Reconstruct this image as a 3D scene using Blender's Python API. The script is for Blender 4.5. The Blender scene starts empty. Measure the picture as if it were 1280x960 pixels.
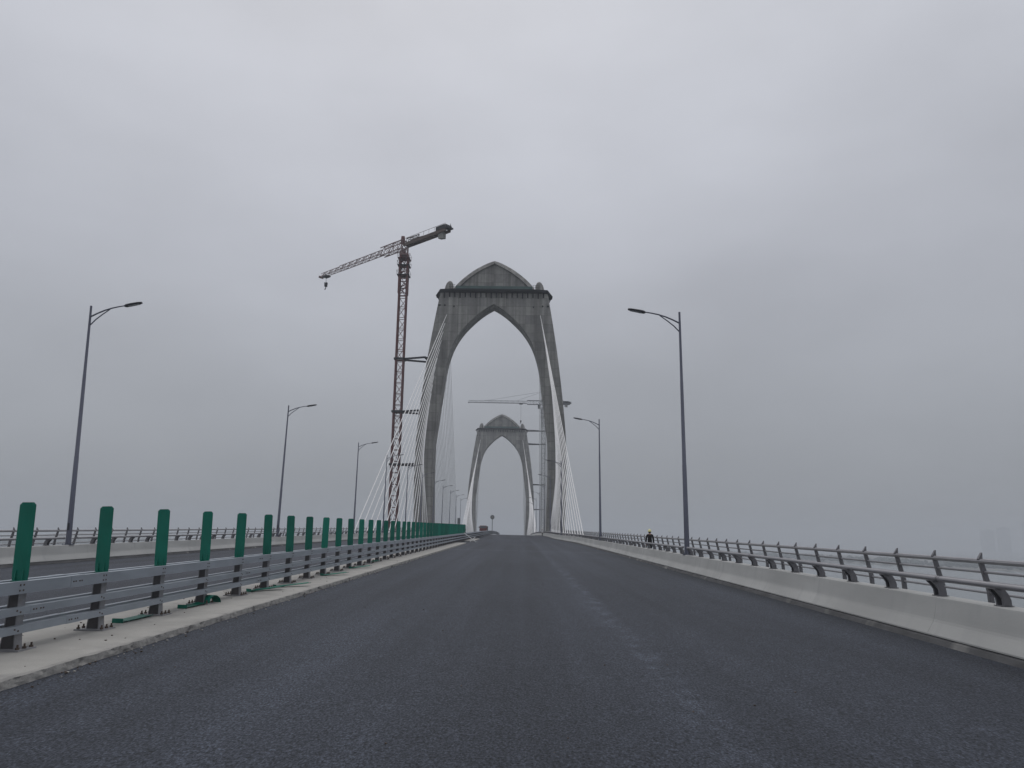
import bpy, math, random
from mathutils import Vector, Matrix
random.seed(7)
S = bpy.context.scene
COL = S.collection
PI = math.pi

# ------------------------------------------------------------------ camera
EYE = 1.82
cam_d = bpy.data.cameras.new('camera')
cam = bpy.data.objects.new('camera', cam_d)
COL.objects.link(cam)
S.camera = cam
cam_d.sensor_fit = 'HORIZONTAL'
cam_d.sensor_width = 36.0
cam_d.lens = 36.0 * 970.0 / 1280.0
cam_d.clip_start = 0.1
cam_d.clip_end = 30000
YAW, PITCH, ROLL = math.radians(-0.628), math.radians(11.249), math.radians(0.9)
Fv = Vector((math.sin(YAW) * math.cos(PITCH), math.cos(YAW) * math.cos(PITCH), math.sin(PITCH)))
R0 = Vector((math.cos(YAW), -math.sin(YAW), 0))
U0 = R0.cross(Fv)
Rv = R0 * math.cos(ROLL) + U0 * math.sin(ROLL)
Uv = U0 * math.cos(ROLL) - R0 * math.sin(ROLL)
M = Matrix((Rv, Uv, -Fv)).transposed().to_4x4()
M.translation = Vector((0, 0, EYE))
cam.matrix_world = M

# ------------------------------------------------------------------ sky and light (overcast)
SUN_EL, SUN_ROT = math.radians(56), math.radians(-14)
W = bpy.data.worlds.new('World')
S.world = W
W.use_nodes = True
nt = W.node_tree
nt.nodes.clear()
wo = nt.nodes.new('ShaderNodeOutputWorld')
bg = nt.nodes.new('ShaderNodeBackground')
bg.inputs['Strength'].default_value = 0.1
nt.links.new(bg.outputs[0], wo.inputs[0])
sky = nt.nodes.new('ShaderNodeTexSky')
sky.sky_type = 'NISHITA'
sky.sun_disc = False
sky.sun_elevation = SUN_EL
sky.sun_rotation = SUN_ROT
sky.air_density = 1.0
sky.dust_density = 4.0
tc = nt.nodes.new('ShaderNodeTexCoord')
sep = nt.nodes.new('ShaderNodeSeparateXYZ')
nt.links.new(tc.outputs['Generated'], sep.inputs[0])
# layered cloud: brightest overhead, greyer low down (as a real overcast sky)
ramp = nt.nodes.new('ShaderNodeValToRGB')
cr = ramp.color_ramp
SKY = [(0.0, (2.75, 2.92, 3.18)), (0.08, (3.05, 3.22, 3.52)), (0.20, (3.85, 4.03, 4.42)),
       (0.34, (4.80, 4.98, 5.50)), (0.52, (5.55, 5.72, 6.25)), (1.0, (8.2, 8.3, 8.7))]
while len(cr.elements) < len(SKY):
    cr.elements.new(0.5)
for e, (p, c) in zip(cr.elements, SKY):
    e.position = p
    e.color = (c[0] / 10, c[1] / 10, c[2] / 10, 1)
nt.links.new(sep.outputs['Z'], ramp.inputs[0])
mapn = nt.nodes.new('ShaderNodeMapping')
mapn.inputs['Scale'].default_value = (1.0, 1.0, 2.2)
mapn.inputs['Location'].default_value = (-4.8, 15.7, 1.0)
nt.links.new(tc.outputs['Generated'], mapn.inputs[0])
nz = nt.nodes.new('ShaderNodeTexNoise')
nz.inputs['Scale'].default_value = 1.9
nz.inputs['Detail'].default_value = 7.0
nz.inputs['Roughness'].default_value = 0.5
nt.links.new(mapn.outputs[0], nz.inputs['Vector'])
mr = nt.nodes.new('ShaderNodeMapRange')
mr.inputs['From Min'].default_value = 0.3
mr.inputs['From Max'].default_value = 0.7
mr.inputs['To Min'].default_value = 8.9
mr.inputs['To Max'].default_value = 11.0
nt.links.new(nz.outputs[0], mr.inputs[0])
scl = nt.nodes.new('ShaderNodeVectorMath')
scl.operation = 'SCALE'
nt.links.new(ramp.outputs[0], scl.inputs[0])
nt.links.new(mr.outputs[0], scl.inputs['Scale'])
mixs = nt.nodes.new('ShaderNodeMix')
mixs.data_type = 'RGBA'
mixs.inputs['Factor'].default_value = 0.965
nt.links.new(sky.outputs[0], mixs.inputs['A'])
nt.links.new(scl.outputs[0], mixs.inputs['B'])
nt.links.new(mixs.outputs['Result'], bg.inputs['Color'])

sun_d = bpy.data.lights.new('sun', 'SUN')
sun_d.energy = 0.5
sun_d.angle = math.radians(50)
sun_d.color = (1.0, 0.97, 0.93)
sun = bpy.data.objects.new('sun', sun_d)
COL.objects.link(sun)
sd = Vector((math.sin(SUN_ROT) * math.cos(SUN_EL), math.cos(SUN_ROT) * math.cos(SUN_EL), math.sin(SUN_EL)))
sun.rotation_euler = sd.to_track_quat('Z', 'Y').to_euler()
sun.location = (0, 0, 400)

S.view_settings.view_transform = 'Standard'
S.view_settings.look = 'None'
S.view_settings.exposure = 0.0
S.view_settings.gamma = 1.0
S.view_settings.use_curve_mapping = False
S.cycles.max_bounces = 6
S.cycles.diffuse_bounces = 3
S.cycles.glossy_bounces = 2
S.cycles.transmission_bounces = 2
S.cycles.volume_bounces = 1
S.cycles.use_denoising = True

# ------------------------------------------------------------------ materials
def mat(name, col, rough=0.6, metal=0.0, var=0.0, vscale=2.0, stretch=(1, 1, 1), bump=0.0, bscale=40.0,
        dirt=None, dscale=1.0, dlo=0.5, dhi=0.7, dstretch=(1, 1, 1), spec=0.5):
    m = bpy.data.materials.new(name)
    m.use_nodes = True
    t = m.node_tree
    b = t.nodes['Principled BSDF']
    b.inputs['Roughness'].default_value = rough
    b.inputs['Metallic'].default_value = metal
    b.inputs['Specular IOR Level'].default_value = spec
    b.inputs['Base Color'].default_value = (*col, 1)
    co = t.nodes.new('ShaderNodeNewGeometry').outputs['Position']
    def noise(scale, detail, st=(1, 1, 1)):
        mp = t.nodes.new('ShaderNodeMapping')
        mp.inputs['Scale'].default_value = st
        t.links.new(co, mp.inputs[0])
        n = t.nodes.new('ShaderNodeTexNoise')
        n.inputs['Scale'].default_value = scale
        n.inputs['Detail'].default_value = detail
        t.links.new(mp.outputs[0], n.inputs['Vector'])
        return n.outputs[0]
    cout = None
    if var:
        n = noise(vscale, 5, stretch)
        r = t.nodes.new('ShaderNodeMapRange')
        r.inputs['From Min'].default_value = 0.25
        r.inputs['From Max'].default_value = 0.75
        r.inputs['To Min'].default_value = 1 - var
        r.inputs['To Max'].default_value = 1 + var
        t.links.new(n, r.inputs[0])
        s = t.nodes.new('ShaderNodeVectorMath')
        s.operation = 'SCALE'
        s.inputs[0].default_value = col
        t.links.new(r.outputs[0], s.inputs['Scale'])
        cout = s.outputs[0]
    if dirt:
        n = noise(dscale, 6, dstretch)
        r = t.nodes.new('ShaderNodeMapRange')
        r.inputs['From Min'].default_value = dlo
        r.inputs['From Max'].default_value = dhi
        t.links.new(n, r.inputs[0])
        x = t.nodes.new('ShaderNodeMix')
        x.data_type = 'RGBA'
        t.links.new(r.outputs[0], x.inputs['Factor'])
        if cout:
            t.links.new(cout, x.inputs['A'])
        else:
            x.inputs['A'].default_value = (*col, 1)
        x.inputs['B'].default_value = (*dirt, 1)
        cout = x.outputs['Result']
    if cout:
        t.links.new(cout, b.inputs['Base Color'])
    if bump:
        n = noise(bscale, 3)
        bp = t.nodes.new('ShaderNodeBump')
        bp.inputs['Strength'].default_value = bump
        bp.inputs['Distance'].default_value = 0.02
        t.links.new(n, bp.inputs['Height'])
        t.links.new(bp.outputs[0], b.inputs['Normal'])
    return m

def math_node(t, op, a, b=None):
    n = t.nodes.new('ShaderNodeMath')
    n.operation = op
    for i, v in enumerate((a, b)):
        if v is None:
            continue
        if isinstance(v, (int, float)):
            n.inputs[i].default_value = v
        else:
            t.links.new(v, n.inputs[i])
    return n.outputs[0]

def asphalt_mat():
    m = bpy.data.materials.new('asphalt')
    m.use_nodes = True
    t = m.node_tree
    b = t.nodes['Principled BSDF']
    pos = t.nodes.new('ShaderNodeNewGeometry').outputs['Position']
    sp = t.nodes.new('ShaderNodeSeparateXYZ')
    t.links.new(pos, sp.inputs[0])
    def noise(scale, detail=3, st=(1, 1, 1), rough=0.6):
        mp = t.nodes.new('ShaderNodeMapping')
        mp.inputs['Scale'].default_value = st
        t.links.new(pos, mp.inputs[0])
        n = t.nodes.new('ShaderNodeTexNoise')
        n.inputs['Scale'].default_value = scale
        n.inputs['Detail'].default_value = detail
        n.inputs['Roughness'].default_value = rough
        t.links.new(mp.outputs[0], n.inputs['Vector'])
        return n.outputs[0]
    def rng(v, a, c, lo, hi):
        r = t.nodes.new('ShaderNodeMapRange')
        r.inputs['From Min'].default_value = a
        r.inputs['From Max'].default_value = c
        r.inputs['To Min'].default_value = lo
        r.inputs['To Max'].default_value = hi
        t.links.new(v, r.inputs[0])
        return r.outputs[0]
    grain = rng(noise(44, 3, (1, 0.5, 1), 0.7), 0.35, 0.65, 0.28, 1.75)
    vor = t.nodes.new('ShaderNodeTexVoronoi')
    vor.inputs['Scale'].default_value = 70
    vm = t.nodes.new('ShaderNodeMapping')
    vm.inputs['Scale'].default_value = (1, 0.45, 1)
    t.links.new(pos, vm.inputs[0])
    t.links.new(vm.outputs[0], vor.inputs['Vector'])
    sv = t.nodes.new('ShaderNodeSeparateColor')
    t.links.new(vor.outputs['Color'], sv.inputs[0])
    chips = rng(sv.outputs[0], 0.0, 1.0, 0.60, 1.5)
    large = rng(noise(0.35, 5, (1, 0.16, 1)), 0.3, 0.7, 0.80, 1.20)
    bands = rng(noise(0.9, 4, (1, 0.010, 1)), 0.3, 0.7, 0.76, 1.24)
    blot = rng(noise(2.6, 4), 0.3, 0.7, 0.93, 1.07)
    # longitudinal paving seam (a faint pale scuff) near x = 2
    wob = rng(noise(0.5, 4, (0.01, 1, 0.01)), 0.3, 0.7, -0.10, 0.10)
    dx = math_node(t, 'ABSOLUTE', math_node(t, 'SUBTRACT', math_node(t, 'SUBTRACT', sp.outputs['X'], 1.98), wob))
    seam = rng(dx, 0.0, 0.34, 1.0, 0.0)
    patch = rng(noise(1.5, 5, (2, 1, 1)), 0.46, 0.62, 0.0, 1.0)
    seamf = math_node(t, 'ADD', 1.0, math_node(t, 'MULTIPLY', math_node(t, 'MULTIPLY', seam, patch), 0.7))
    # transverse day joint at y = 64
    dy = math_node(t, 'ABSOLUTE', math_node(t, 'SUBTRACT', sp.outputs['Y'], 64.0))
    jt = rng(dy, 0.1, 1.1, 1.0, 0.0)
    jointf = math_node(t, 'ADD', 1.0, math_node(t, 'MULTIPLY', jt, 0.5))
    f = grain
    for g in (chips, large, bands, blot, seamf, jointf):
        f = math_node(t, 'MULTIPLY', f, g)
    s = t.nodes.new('ShaderNodeVectorMath')
    s.operation = 'SCALE'
    s.inputs[0].default_value = (0.0370, 0.0425, 0.0555)
    t.links.new(f, s.inputs['Scale'])
    # tiny dark bits scattered on the fresh surface
    vs = t.nodes.new('ShaderNodeTexVoronoi')
    vs.inputs['Scale'].default_value = 1.1
    t.links.new(pos, vs.inputs['Vector'])
    spot = rng(vs.outputs['Distance'], 0.018, 0.03, 1.0, 0.0)
    x = t.nodes.new('ShaderNodeMix')
    x.data_type = 'RGBA'
    t.links.new(spot, x.inputs['Factor'])
    t.links.new(s.outputs[0], x.inputs['A'])
    x.inputs['B'].default_value = (0.01, 0.01, 0.012, 1)
    t.links.new(x.outputs['Result'], b.inputs['Base Color'])
    b.inputs['Roughness'].default_value = 0.68
    b.inputs['Specular IOR Level'].default_value = 0.16
    bp = t.nodes.new('ShaderNodeBump')
    bp.inputs['Strength'].default_value = 0.55
    bp.inputs['Distance'].default_value = 0.008
    t.links.new(grain, bp.inputs['Height'])
    t.links.new(bp.outputs[0], b.inputs['Normal'])
    return m

def tower_concrete():
    """Board-marked concrete: pour lifts, panel tone and vertical water streaks."""
    m = bpy.data.materials.new('tower_concrete')
    m.use_nodes = True
    t = m.node_tree
    b = t.nodes['Principled BSDF']
    pos = t.nodes.new('ShaderNodeTexCoord').outputs['Object']
    sp = t.nodes.new('ShaderNodeSeparateXYZ')
    t.links.new(pos, sp.inputs[0])
    cb = t.nodes.new('ShaderNodeCombineXYZ')
    t.links.new(math_node(t, 'ADD', sp.outputs['X'], sp.outputs['Y']), cb.inputs[0])
    t.links.new(sp.outputs['Z'], cb.inputs[1])
    br = t.nodes.new('ShaderNodeTexBrick')
    br.offset = 0.0
    br.inputs['Scale'].default_value = 1.0
    br.inputs['Brick Width'].default_value = 2.4
    br.inputs['Row Height'].default_value = 2.25
    br.inputs['Mortar Size'].default_value = 0.05
    br.inputs['Mortar Smooth'].default_value = 0.3
    br.inputs['Bias'].default_value = 0.0
    br.inputs['Color1'].default_value = (0.82, 0.82, 0.83, 1)
    br.inputs['Color2'].default_value = (1.16, 1.16, 1.14, 1)
    br.inputs['Mortar'].default_value = (0.66, 0.66, 0.66, 1)
    t.links.new(cb.outputs[0], br.inputs['Vector'])
    def noise(scale, st, lo, hi, detail=5):
        mp = t.nodes.new('ShaderNodeMapping')
        mp.inputs['Scale'].default_value = st
        t.links.new(pos, mp.inputs[0])
        n = t.nodes.new('ShaderNodeTexNoise')
        n.inputs['Scale'].default_value = scale
        n.inputs['Detail'].default_value = detail
        t.links.new(mp.outputs[0], n.inputs['Vector'])
        r = t.nodes.new('ShaderNodeMapRange')
        r.inputs['From Min'].default_value = 0.3
        r.inputs['From Max'].default_value = 0.7
        r.inputs['To Min'].default_value = lo
        r.inputs['To Max'].default_value = hi
        t.links.new(n.outputs[0], r.inputs[0])
        return r.outputs[0]
    streak = noise(1.0, (1.1, 1.1, 0.035), 0.70, 1.30)
    big = noise(0.16, (1, 1, 1), 0.86, 1.14)
    fine = noise(1.3, (1, 1, 1), 0.9, 1.1)
    f = math_node(t, 'MULTIPLY', math_node(t, 'MULTIPLY', streak, big), fine)
    s0 = t.nodes.new('ShaderNodeVectorMath')
    s0.operation = 'MULTIPLY'
    s0.inputs[0].default_value = (0.245, 0.240, 0.228)
    t.links.new(br.outputs[0], s0.inputs[1])
    s = t.nodes.new('ShaderNodeVectorMath')
    s.operation = 'SCALE'
    t.links.new(s0.outputs[0], s.inputs[0])
    t.links.new(f, s.inputs['Scale'])
    t.links.new(s.outputs[0], b.inputs['Base Color'])
    b.inputs['Roughness'].default_value = 0.85
    b.inputs['Specular IOR Level'].default_value = 0.3
    return m

ASPH = asphalt_mat()
TCON = tower_concrete()
BARR = mat('barrier_concrete', (0.435, 0.435, 0.418), 0.8, var=0.16, vscale=0.9, stretch=(1, 0.35, 1.6), bump=0.15, bscale=25,
           dirt=(0.385, 0.385, 0.375), dscale=1.0, dlo=0.54, dhi=0.74, dstretch=(.3, 2.3, .5))
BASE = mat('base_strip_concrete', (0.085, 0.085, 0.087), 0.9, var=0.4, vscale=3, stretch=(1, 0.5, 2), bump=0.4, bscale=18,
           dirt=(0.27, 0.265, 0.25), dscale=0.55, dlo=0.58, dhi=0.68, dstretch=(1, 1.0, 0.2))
KERB = mat('median_concrete', (0.375, 0.362, 0.335), 0.88, var=0.14, vscale=1.3, bump=0.3, bscale=16,
           dirt=(0.29, 0.28, 0.265), dscale=1.6, dlo=0.52, dhi=0.75)
KFACE = mat('kerb_face_concrete', (0.33, 0.32, 0.30), 0.9, var=0.25, vscale=7.0, bump=0.8, bscale=22,
            dirt=(0.06, 0.06, 0.062), dscale=6.0, dlo=0.54, dhi=0.70, dstretch=(1, 0.5, 1.3))
DECK = mat('deck_concrete', (0.3, 0.3, 0.29), 0.85, var=0.15, vscale=0.5)
GALV = mat('galvanised_steel', (0.33, 0.365, 0.405), 0.48, 0.45, var=0.14, vscale=2.5, stretch=(1, 0.5, 1.5), bump=0.05, bscale=60)
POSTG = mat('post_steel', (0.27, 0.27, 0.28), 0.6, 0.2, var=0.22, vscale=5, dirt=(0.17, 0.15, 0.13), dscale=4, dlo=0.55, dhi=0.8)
WEBSHADE = mat('post_web_shade', (0.085, 0.080, 0.082), 0.7, 0.1, var=0.25, vscale=6)  # same post steel, with the shade between the flanges painted into its colour
RUST = mat('weathered_bolt_steel', (0.10, 0.075, 0.06), 0.7, 0.3, var=0.3, vscale=20)
RAILM = mat('railing_grey_paint', (0.27, 0.265, 0.275), 0.38, 0.3, var=0.1, vscale=2)
RAILD = mat('railing_post_paint', (0.155, 0.153, 0.163), 0.5, 0.2, var=0.15, vscale=4)
LAMPM = mat('lamp_pole_paint', (0.115, 0.122, 0.16), 0.45, 0.2, var=0.07, vscale=1.5)
LAMPD = mat('lamp_head_dark', (0.028, 0.029, 0.038), 0.5)
LENS = mat('lamp_lens', (0.30, 0.31, 0.33), 0.25)
GREEN = mat('green_plastic', (0.006, 0.165, 0.115), 0.5, var=0.12, vscale=3, spec=0.35)
t = GREEN.node_tree
oi = t.nodes.new('ShaderNodeObjectInfo')
hs = t.nodes.new('ShaderNodeHueSaturation')
lk = t.nodes['Principled BSDF'].inputs['Base Color'].links[0]
src_ = lk.from_socket
t.links.new(src_, hs.inputs['Color'])
mrr = t.nodes.new('ShaderNodeMapRange')
mrr.inputs['To Min'].default_value = 0.74
mrr.inputs['To Max'].default_value = 1.12
t.links.new(oi.outputs['Random'], mrr.inputs[0])
t.links.new(mrr.outputs[0], hs.inputs['Value'])
t.links.new(hs.outputs[0], t.nodes['Principled BSDF'].inputs['Base Color'])
CABLE = mat('cable_sheath', (0.82, 0.81, 0.80), 0.45, var=0.04, vscale=0.2)
DARKP = mat('scaffold_dark', (0.012, 0.013, 0.017), 0.8)
NETG = mat('scaffold_netting', (0.09, 0.14, 0.135), 0.9, var=0.2, vscale=0.7)
CRED = mat('crane_red', (0.115, 0.030, 0.028), 0.55, var=0.2, vscale=0.8)
CWHT = mat('crane_jib_paint', (0.21, 0.135, 0.13), 0.5, var=0.1, vscale=0.5)
CBRN = mat('crane_brown', (0.085, 0.055, 0.044), 0.6, var=0.15, vscale=0.6)
CDRK = mat('crane_dark', (0.014, 0.015, 0.02), 0.6)
CGRY = mat('crane_grey', (0.075, 0.075, 0.085), 0.6)
CWT = mat('counterweight_concrete', (0.28, 0.275, 0.26), 0.9, var=0.1)
GLASS = mat('cab_glass', (0.05, 0.06, 0.07), 0.08)
BLACK = mat('rubber_black', (0.012, 0.012, 0.013), 0.8)
WHITE = mat('white_paint', (0.75, 0.75, 0.74), 0.5, var=0.06)
TRED = mat('truck_red', (0.15, 0.028, 0.024), 0.4, var=0.1)
YELL = mat('helmet_yellow', (0.85, 0.80, 0.38), 0.35)
SKIN = mat('skin', (0.42, 0.26, 0.19), 0.6)
JACK = mat('dark_jacket', (0.010, 0.009, 0.010), 0.9, var=0.3, vscale=6)
TROU = mat('dark_trousers', (0.022, 0.024, 0.030), 0.9, var=0.2, vscale=6)
SHIRT = mat('white_shirt', (0.6, 0.6, 0.6), 0.8)
SIGNG = mat('sign_grey', (0.12, 0.13, 0.14), 0.5)
BUILD = mat('tower_block_grey', (0.34, 0.35, 0.37), 0.8, var=0.08, vscale=0.03)
LEAF = mat('bank_foliage', (0.028, 0.040, 0.028), 0.9, var=0.5, vscale=0.05)
SOIL = mat('bank_soil', (0.12, 0.115, 0.09), 0.9, var=0.3, vscale=0.02)

def water_mat():
    m = bpy.data.materials.new('river_water')
    m.use_nodes = True
    t = m.node_tree
    b = t.nodes['Principled BSDF']
    b.inputs['Base Color'].default_value = (0.13, 0.15, 0.15, 1)
    b.inputs['Roughness'].default_value = 0.22
    pos = t.nodes.new('ShaderNodeNewGeometry').outputs['Position']
    n = t.nodes.new('ShaderNodeTexNoise')
    n.inputs['Scale'].default_value = 0.25
    n.inputs['Detail'].default_value = 5
    t.links.new(pos, n.inputs['Vector'])
    bp = t.nodes.new('ShaderNodeBump')
    bp.inputs['Strength'].default_value = 0.35
    bp.inputs['Distance'].default_value = 0.6
    t.links.new(n.outputs[0], bp.inputs['Height'])
    t.links.new(bp.outputs[0], b.inputs['Normal'])
    return m
WATER = water_mat()

# ------------------------------------------------------------------ mesh helpers
class MB:
    def __init__(self):
        self.v, self.f, self.m = [], [], []
    def face(self, pts, m=0):
        i = len(self.v)
        self.v += [tuple(p) for p in pts]
        self.f.append(tuple(range(i, i + len(pts))))
        self.m.append(m)
    def poly(self, idx, m=0):
        self.f.append(tuple(idx))
        self.m.append(m)
    def hexa(self, p, m=0):
        """8 points: bottom ring 0-3 (ccw from above), top ring 4-7"""
        i = len(self.v)
        self.v += [tuple(q) for q in p]
        for q in ((3, 2, 1, 0), (4, 5, 6, 7), (0, 1, 5, 4), (1, 2, 6, 5), (2, 3, 7, 6), (3, 0, 4, 7)):
            self.f.append(tuple(i + k for k in q))
            self.m.append(m)
    def box(self, c, s, m=0, top=None):
        x, y, z = c
        a, b, h = s[0] / 2, s[1] / 2, s[2] / 2
        ta, tb = (a, b) if top is None else (top[0] / 2, top[1] / 2)
        self.hexa([(x - a, y - b, z - h), (x + a, y - b, z - h), (x + a, y + b, z - h), (x - a, y + b, z - h),
                   (x - ta, y - tb, z + h), (x + ta, y - tb, z + h), (x + ta, y + tb, z + h), (x - ta, y + tb, z + h)], m)
    def beam(self, p, q, w, h=None, m=0):
        """rectangular bar between two points"""
        p, q = Vector(p), Vector(q)
        h = h or w
        d = (q - p).normalized()
        up = Vector((0, 0, 1)) if abs(d.z) < 0.95 else Vector((0, 1, 0))
        s = d.cross(up).normalized() * (w / 2)
        u = s.cross(d).normalized() * (h / 2)
        self.hexa([p - s - u, p + s - u, q + s - u, q - s - u, p - s + u, p + s + u, q + s + u, q - s + u], m)
    def path(self, pts, r, n=8, m=0, caps=True):
        pts = [Vector(p) for p in pts]
        rs = r if isinstance(r, (list, tuple)) else [r] * len(pts)
        d0 = (pts[1] - pts[0]).normalized()
        ref = Vector((0, 0, 1)) if abs(d0.z) < 0.9 else Vector((1, 0, 0))
        s = d0.cross(ref).normalized()
        base = len(self.v)
        for i, p in enumerate(pts):
            if i == 0:
                d = d0
            elif i == len(pts) - 1:
                d = (pts[i] - pts[i - 1]).normalized()
            else:
                d = ((pts[i] - pts[i - 1]).normalized() + (pts[i + 1] - pts[i]).normalized()).normalized()
            s = (s - d * s.dot(d)).normalized()
            u = d.cross(s)
            for k in range(n):
                a = 2 * PI * k / n
                self.v.append(tuple(p + (s * math.cos(a) + u * math.sin(a)) * rs[i]))
        for i in range(len(pts) - 1):
            for k in range(n):
                a, b = base + i * n + k, base + i * n + (k + 1) % n
                self.poly((a, b, b + n, a + n), m)
        if caps:
            self.poly([base + k for k in range(n)][::-1], m)
            e = base + (len(pts) - 1) * n
            self.poly([e + k for k in range(n)], m)
    def loft(self, rings, m=0, caps=True, closed=True):
        b = len(self.v)
        n = len(rings[0])
        for r in rings:
            self.v += [tuple(p) for p in r]
        for i in range(len(rings) - 1):
            for k in range(n if closed else n - 1):
                a, c = b + i * n + k, b + i * n + (k + 1) % n
                self.poly((a, c, c + n, a + n), m)
        if caps:
            self.poly([b + k for k in range(n)][::-1], m)
            self.poly([b + (len(rings) - 1) * n + k for k in range(n)], m)

WL = {}
def build(name, mb, mats, parent=None, loc=(0, 0, 0), smooth=False, kind=None, recalc=True):
    loc = Vector(loc)
    me = bpy.data.meshes.new(name)
    me.from_pydata([(x - loc.x, y - loc.y, z - loc.z) for x, y, z in mb.v], [], mb.f)
    for mm in (mats if isinstance(mats, (list, tuple)) else [mats]):
        me.materials.append(mm)
    me.polygons.foreach_set('material_index', mb.m)
    if recalc:
        import bmesh
        bm = bmesh.new()
        bm.from_mesh(me)
        bmesh.ops.recalc_face_normals(bm, faces=bm.faces)
        bm.to_mesh(me)
        bm.free()
    if smooth:
        me.polygons.foreach_set('use_smooth', [True] * len(me.polygons))
        me.set_sharp_from_angle(angle=math.radians(40))
    o = bpy.data.objects.new(name, me)
    COL.objects.link(o)
    put(o, parent, loc)
    if kind:
        o['kind'] = kind
    return o

def put(o, parent, loc):
    loc = Vector(loc)
    WL[o.name] = loc
    if parent is not None:
        o.parent = parent
        o.location = loc - WL[parent.name]
    else:
        o.location = loc

def share(name, src, parent, loc, rotz=0):
    """another object with the same mesh"""
    o = bpy.data.objects.new(name, src.data)
    COL.objects.link(o)
    put(o, parent, loc)
    o.rotation_euler = (0, 0, rotz)
    return o

def thing(name, label, cat, loc=(0, 0, 0), group=None, rotz=0):
    o = bpy.data.objects.new(name, None)
    COL.objects.link(o)
    o.empty_display_size = 0.3
    o.location = loc
    o.rotation_euler = (0, 0, rotz)
    WL[o.name] = Vector(loc)
    return tag(o, label, cat, group)

def tag(o, label, cat, group=None):
    o['label'] = label
    o['category'] = cat
    if group:
        o['group'] = group
    return o

def copy_tree(src, parent=None):
    c = src.copy()
    COL.objects.link(c)
    if parent is not None:
        c.parent = parent
    for ch in list(src.children):
        copy_tree(ch, c)
    return c

# ------------------------------------------------------------------ bridge alignment
XC = -6.75
def cx(y):
    return -3.0 * ((y - 150) / 280.0) ** 2 if y > 150 else 0.0
def rz(y):
    z = 0.014 * y
    if y > 150:
        z -= (y - 150) ** 2 / 17200.0
    return z
def fall(u):
    return -0.01 * max(0.0, abs(u) - 1.17)
def sstep(a, b, y):
    t = min(1.0, max(0.0, (y - a) / (b - a)))
    return t * t * (3 - 2 * t)
def edge(y):           # offset of the barrier foot from the bridge axis (narrower inside the stay cables)
    return 14.3 - 1.45 * sstep(96, 140, y)
def P(u, y, z=0.0, f=True):
    return Vector((XC + cx(y) + u, y, rz(y) + z + (fall(u) if f else 0)))
def stations(a, b, fine=2.0):
    n = max(1, int(round((b - a) / fine)))
    return [a + (b - a) * i / n for i in range(n + 1)]
Y_A, Y_B = -30.0, 620.0

def strip(u0, u1, ys, nu=1, z=0.0):
    mb = MB()
    rows = []
    for y in ys:
        a, b = (u0(y) if callable(u0) else u0), (u1(y) if callable(u1) else u1)
        rows.append([P(a + (b - a) * k / nu, y, z) for k in range(nu + 1)])
    mb.loft(rows, caps=False, closed=False)
    return mb

# ------------------------------------------------------------------ setting: deck, roads, median, walkways, water, banks
ys = stations(Y_A, Y_B, 5)
build('road', strip(0.0, lambda y: edge(y) + 0.1, ys, 2), ASPH, kind='structure')
build('road', strip(0.0, lambda y: -edge(y) - 0.1, ys, 2), ASPH, kind='structure')

mb = MB()
rows = []
for y in ys:
    rows.append([P(-16.5, y, -0.02), P(-16.5, y, -0.5), P(-9, y, -3.2), P(9, y, -3.2), P(16.5, y, -0.5), P(16.5, y, -0.02),
                 P(1, y, -0.03), P(-1, y, -0.03)])
mb.loft(rows)
build('bridge_deck', mb, DECK, kind='structure')

def median(y0, y1, fine_until):
    """raised concrete strip with broken, irregular edges"""
    mb = MB()
    y = y0
    rows = []
    rnd = random.Random(3)
    while True:
        j = lambda s: rnd.uniform(-s, s)
        k = 1.0 if y < fine_until else 0.4
        rr = []
        e = 1.17 + j(0.006) * k
        ht = 0.108 + j(0.003) * k
        rr = [P(-e - 0.01 + j(.015) * k, y, -0.03, False), P(-e, y, ht - 0.02, False), P(-e + 0.03, y, ht, False), P(-0.6, y, 0.11, False),
              P(0.6, y, 0.11, False), P(e - 0.022 + j(.006) * k, y, ht, False), P(e + j(.005) * k, y, ht - 0.02 + j(.006) * k, False),
              P(e + 0.008 + j(.008) * k, y, 0.03 + j(.01) * k, False), P(e + 0.012 + j(.012) * k, y, -0.03, False)]
        rows.append(rr)
        if y >= y1:
            break
        y = min(y1, y + (0.16 if y < fine_until else 1.5))
    n = len(rows[0])
    b = 0
    for r in rows:
        mb.v += [tuple(p) for p in r]
    for i in range(len(rows) - 1):
        for k in range(n - 1):
            a = i * n + k
            mb.poly((a, a + 1, a + 1 + n, a + n), 1 if k in (0, 6, 7) or k == 5 and rnd.random() < 0.0 else 0)
    mb.poly(list(range(n))[::-1], 1)
    mb.poly([(len(rows) - 1) * n + k for k in range(n)], 1)
    return build('median_kerb', mb, [KERB, KFACE], kind='structure')
median(-6, 85, 45)
median(97, 115, 0)

for s in (1, -1):
    mb = MB()
    rows = []
    for y in stations(Y_A, 500, 4):
        i = edge(y) + 0.3
        rows.append([P(s * i, y, 0.0), P(s * i, y, 0.15), P(s * 16.35, y, 0.15), P(s * 16.35, y, -0.3)])
    mb.loft(rows)
    build('walkway', mb, DECK, kind='structure')

ZW = -38.0
mb = MB()
mb.face([(-5200, -2500, ZW), (5200, -2500, ZW), (5200, 6200, ZW), (-5200, 6200, ZW)])
build('water', mb, WATER, kind='structure')

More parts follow.
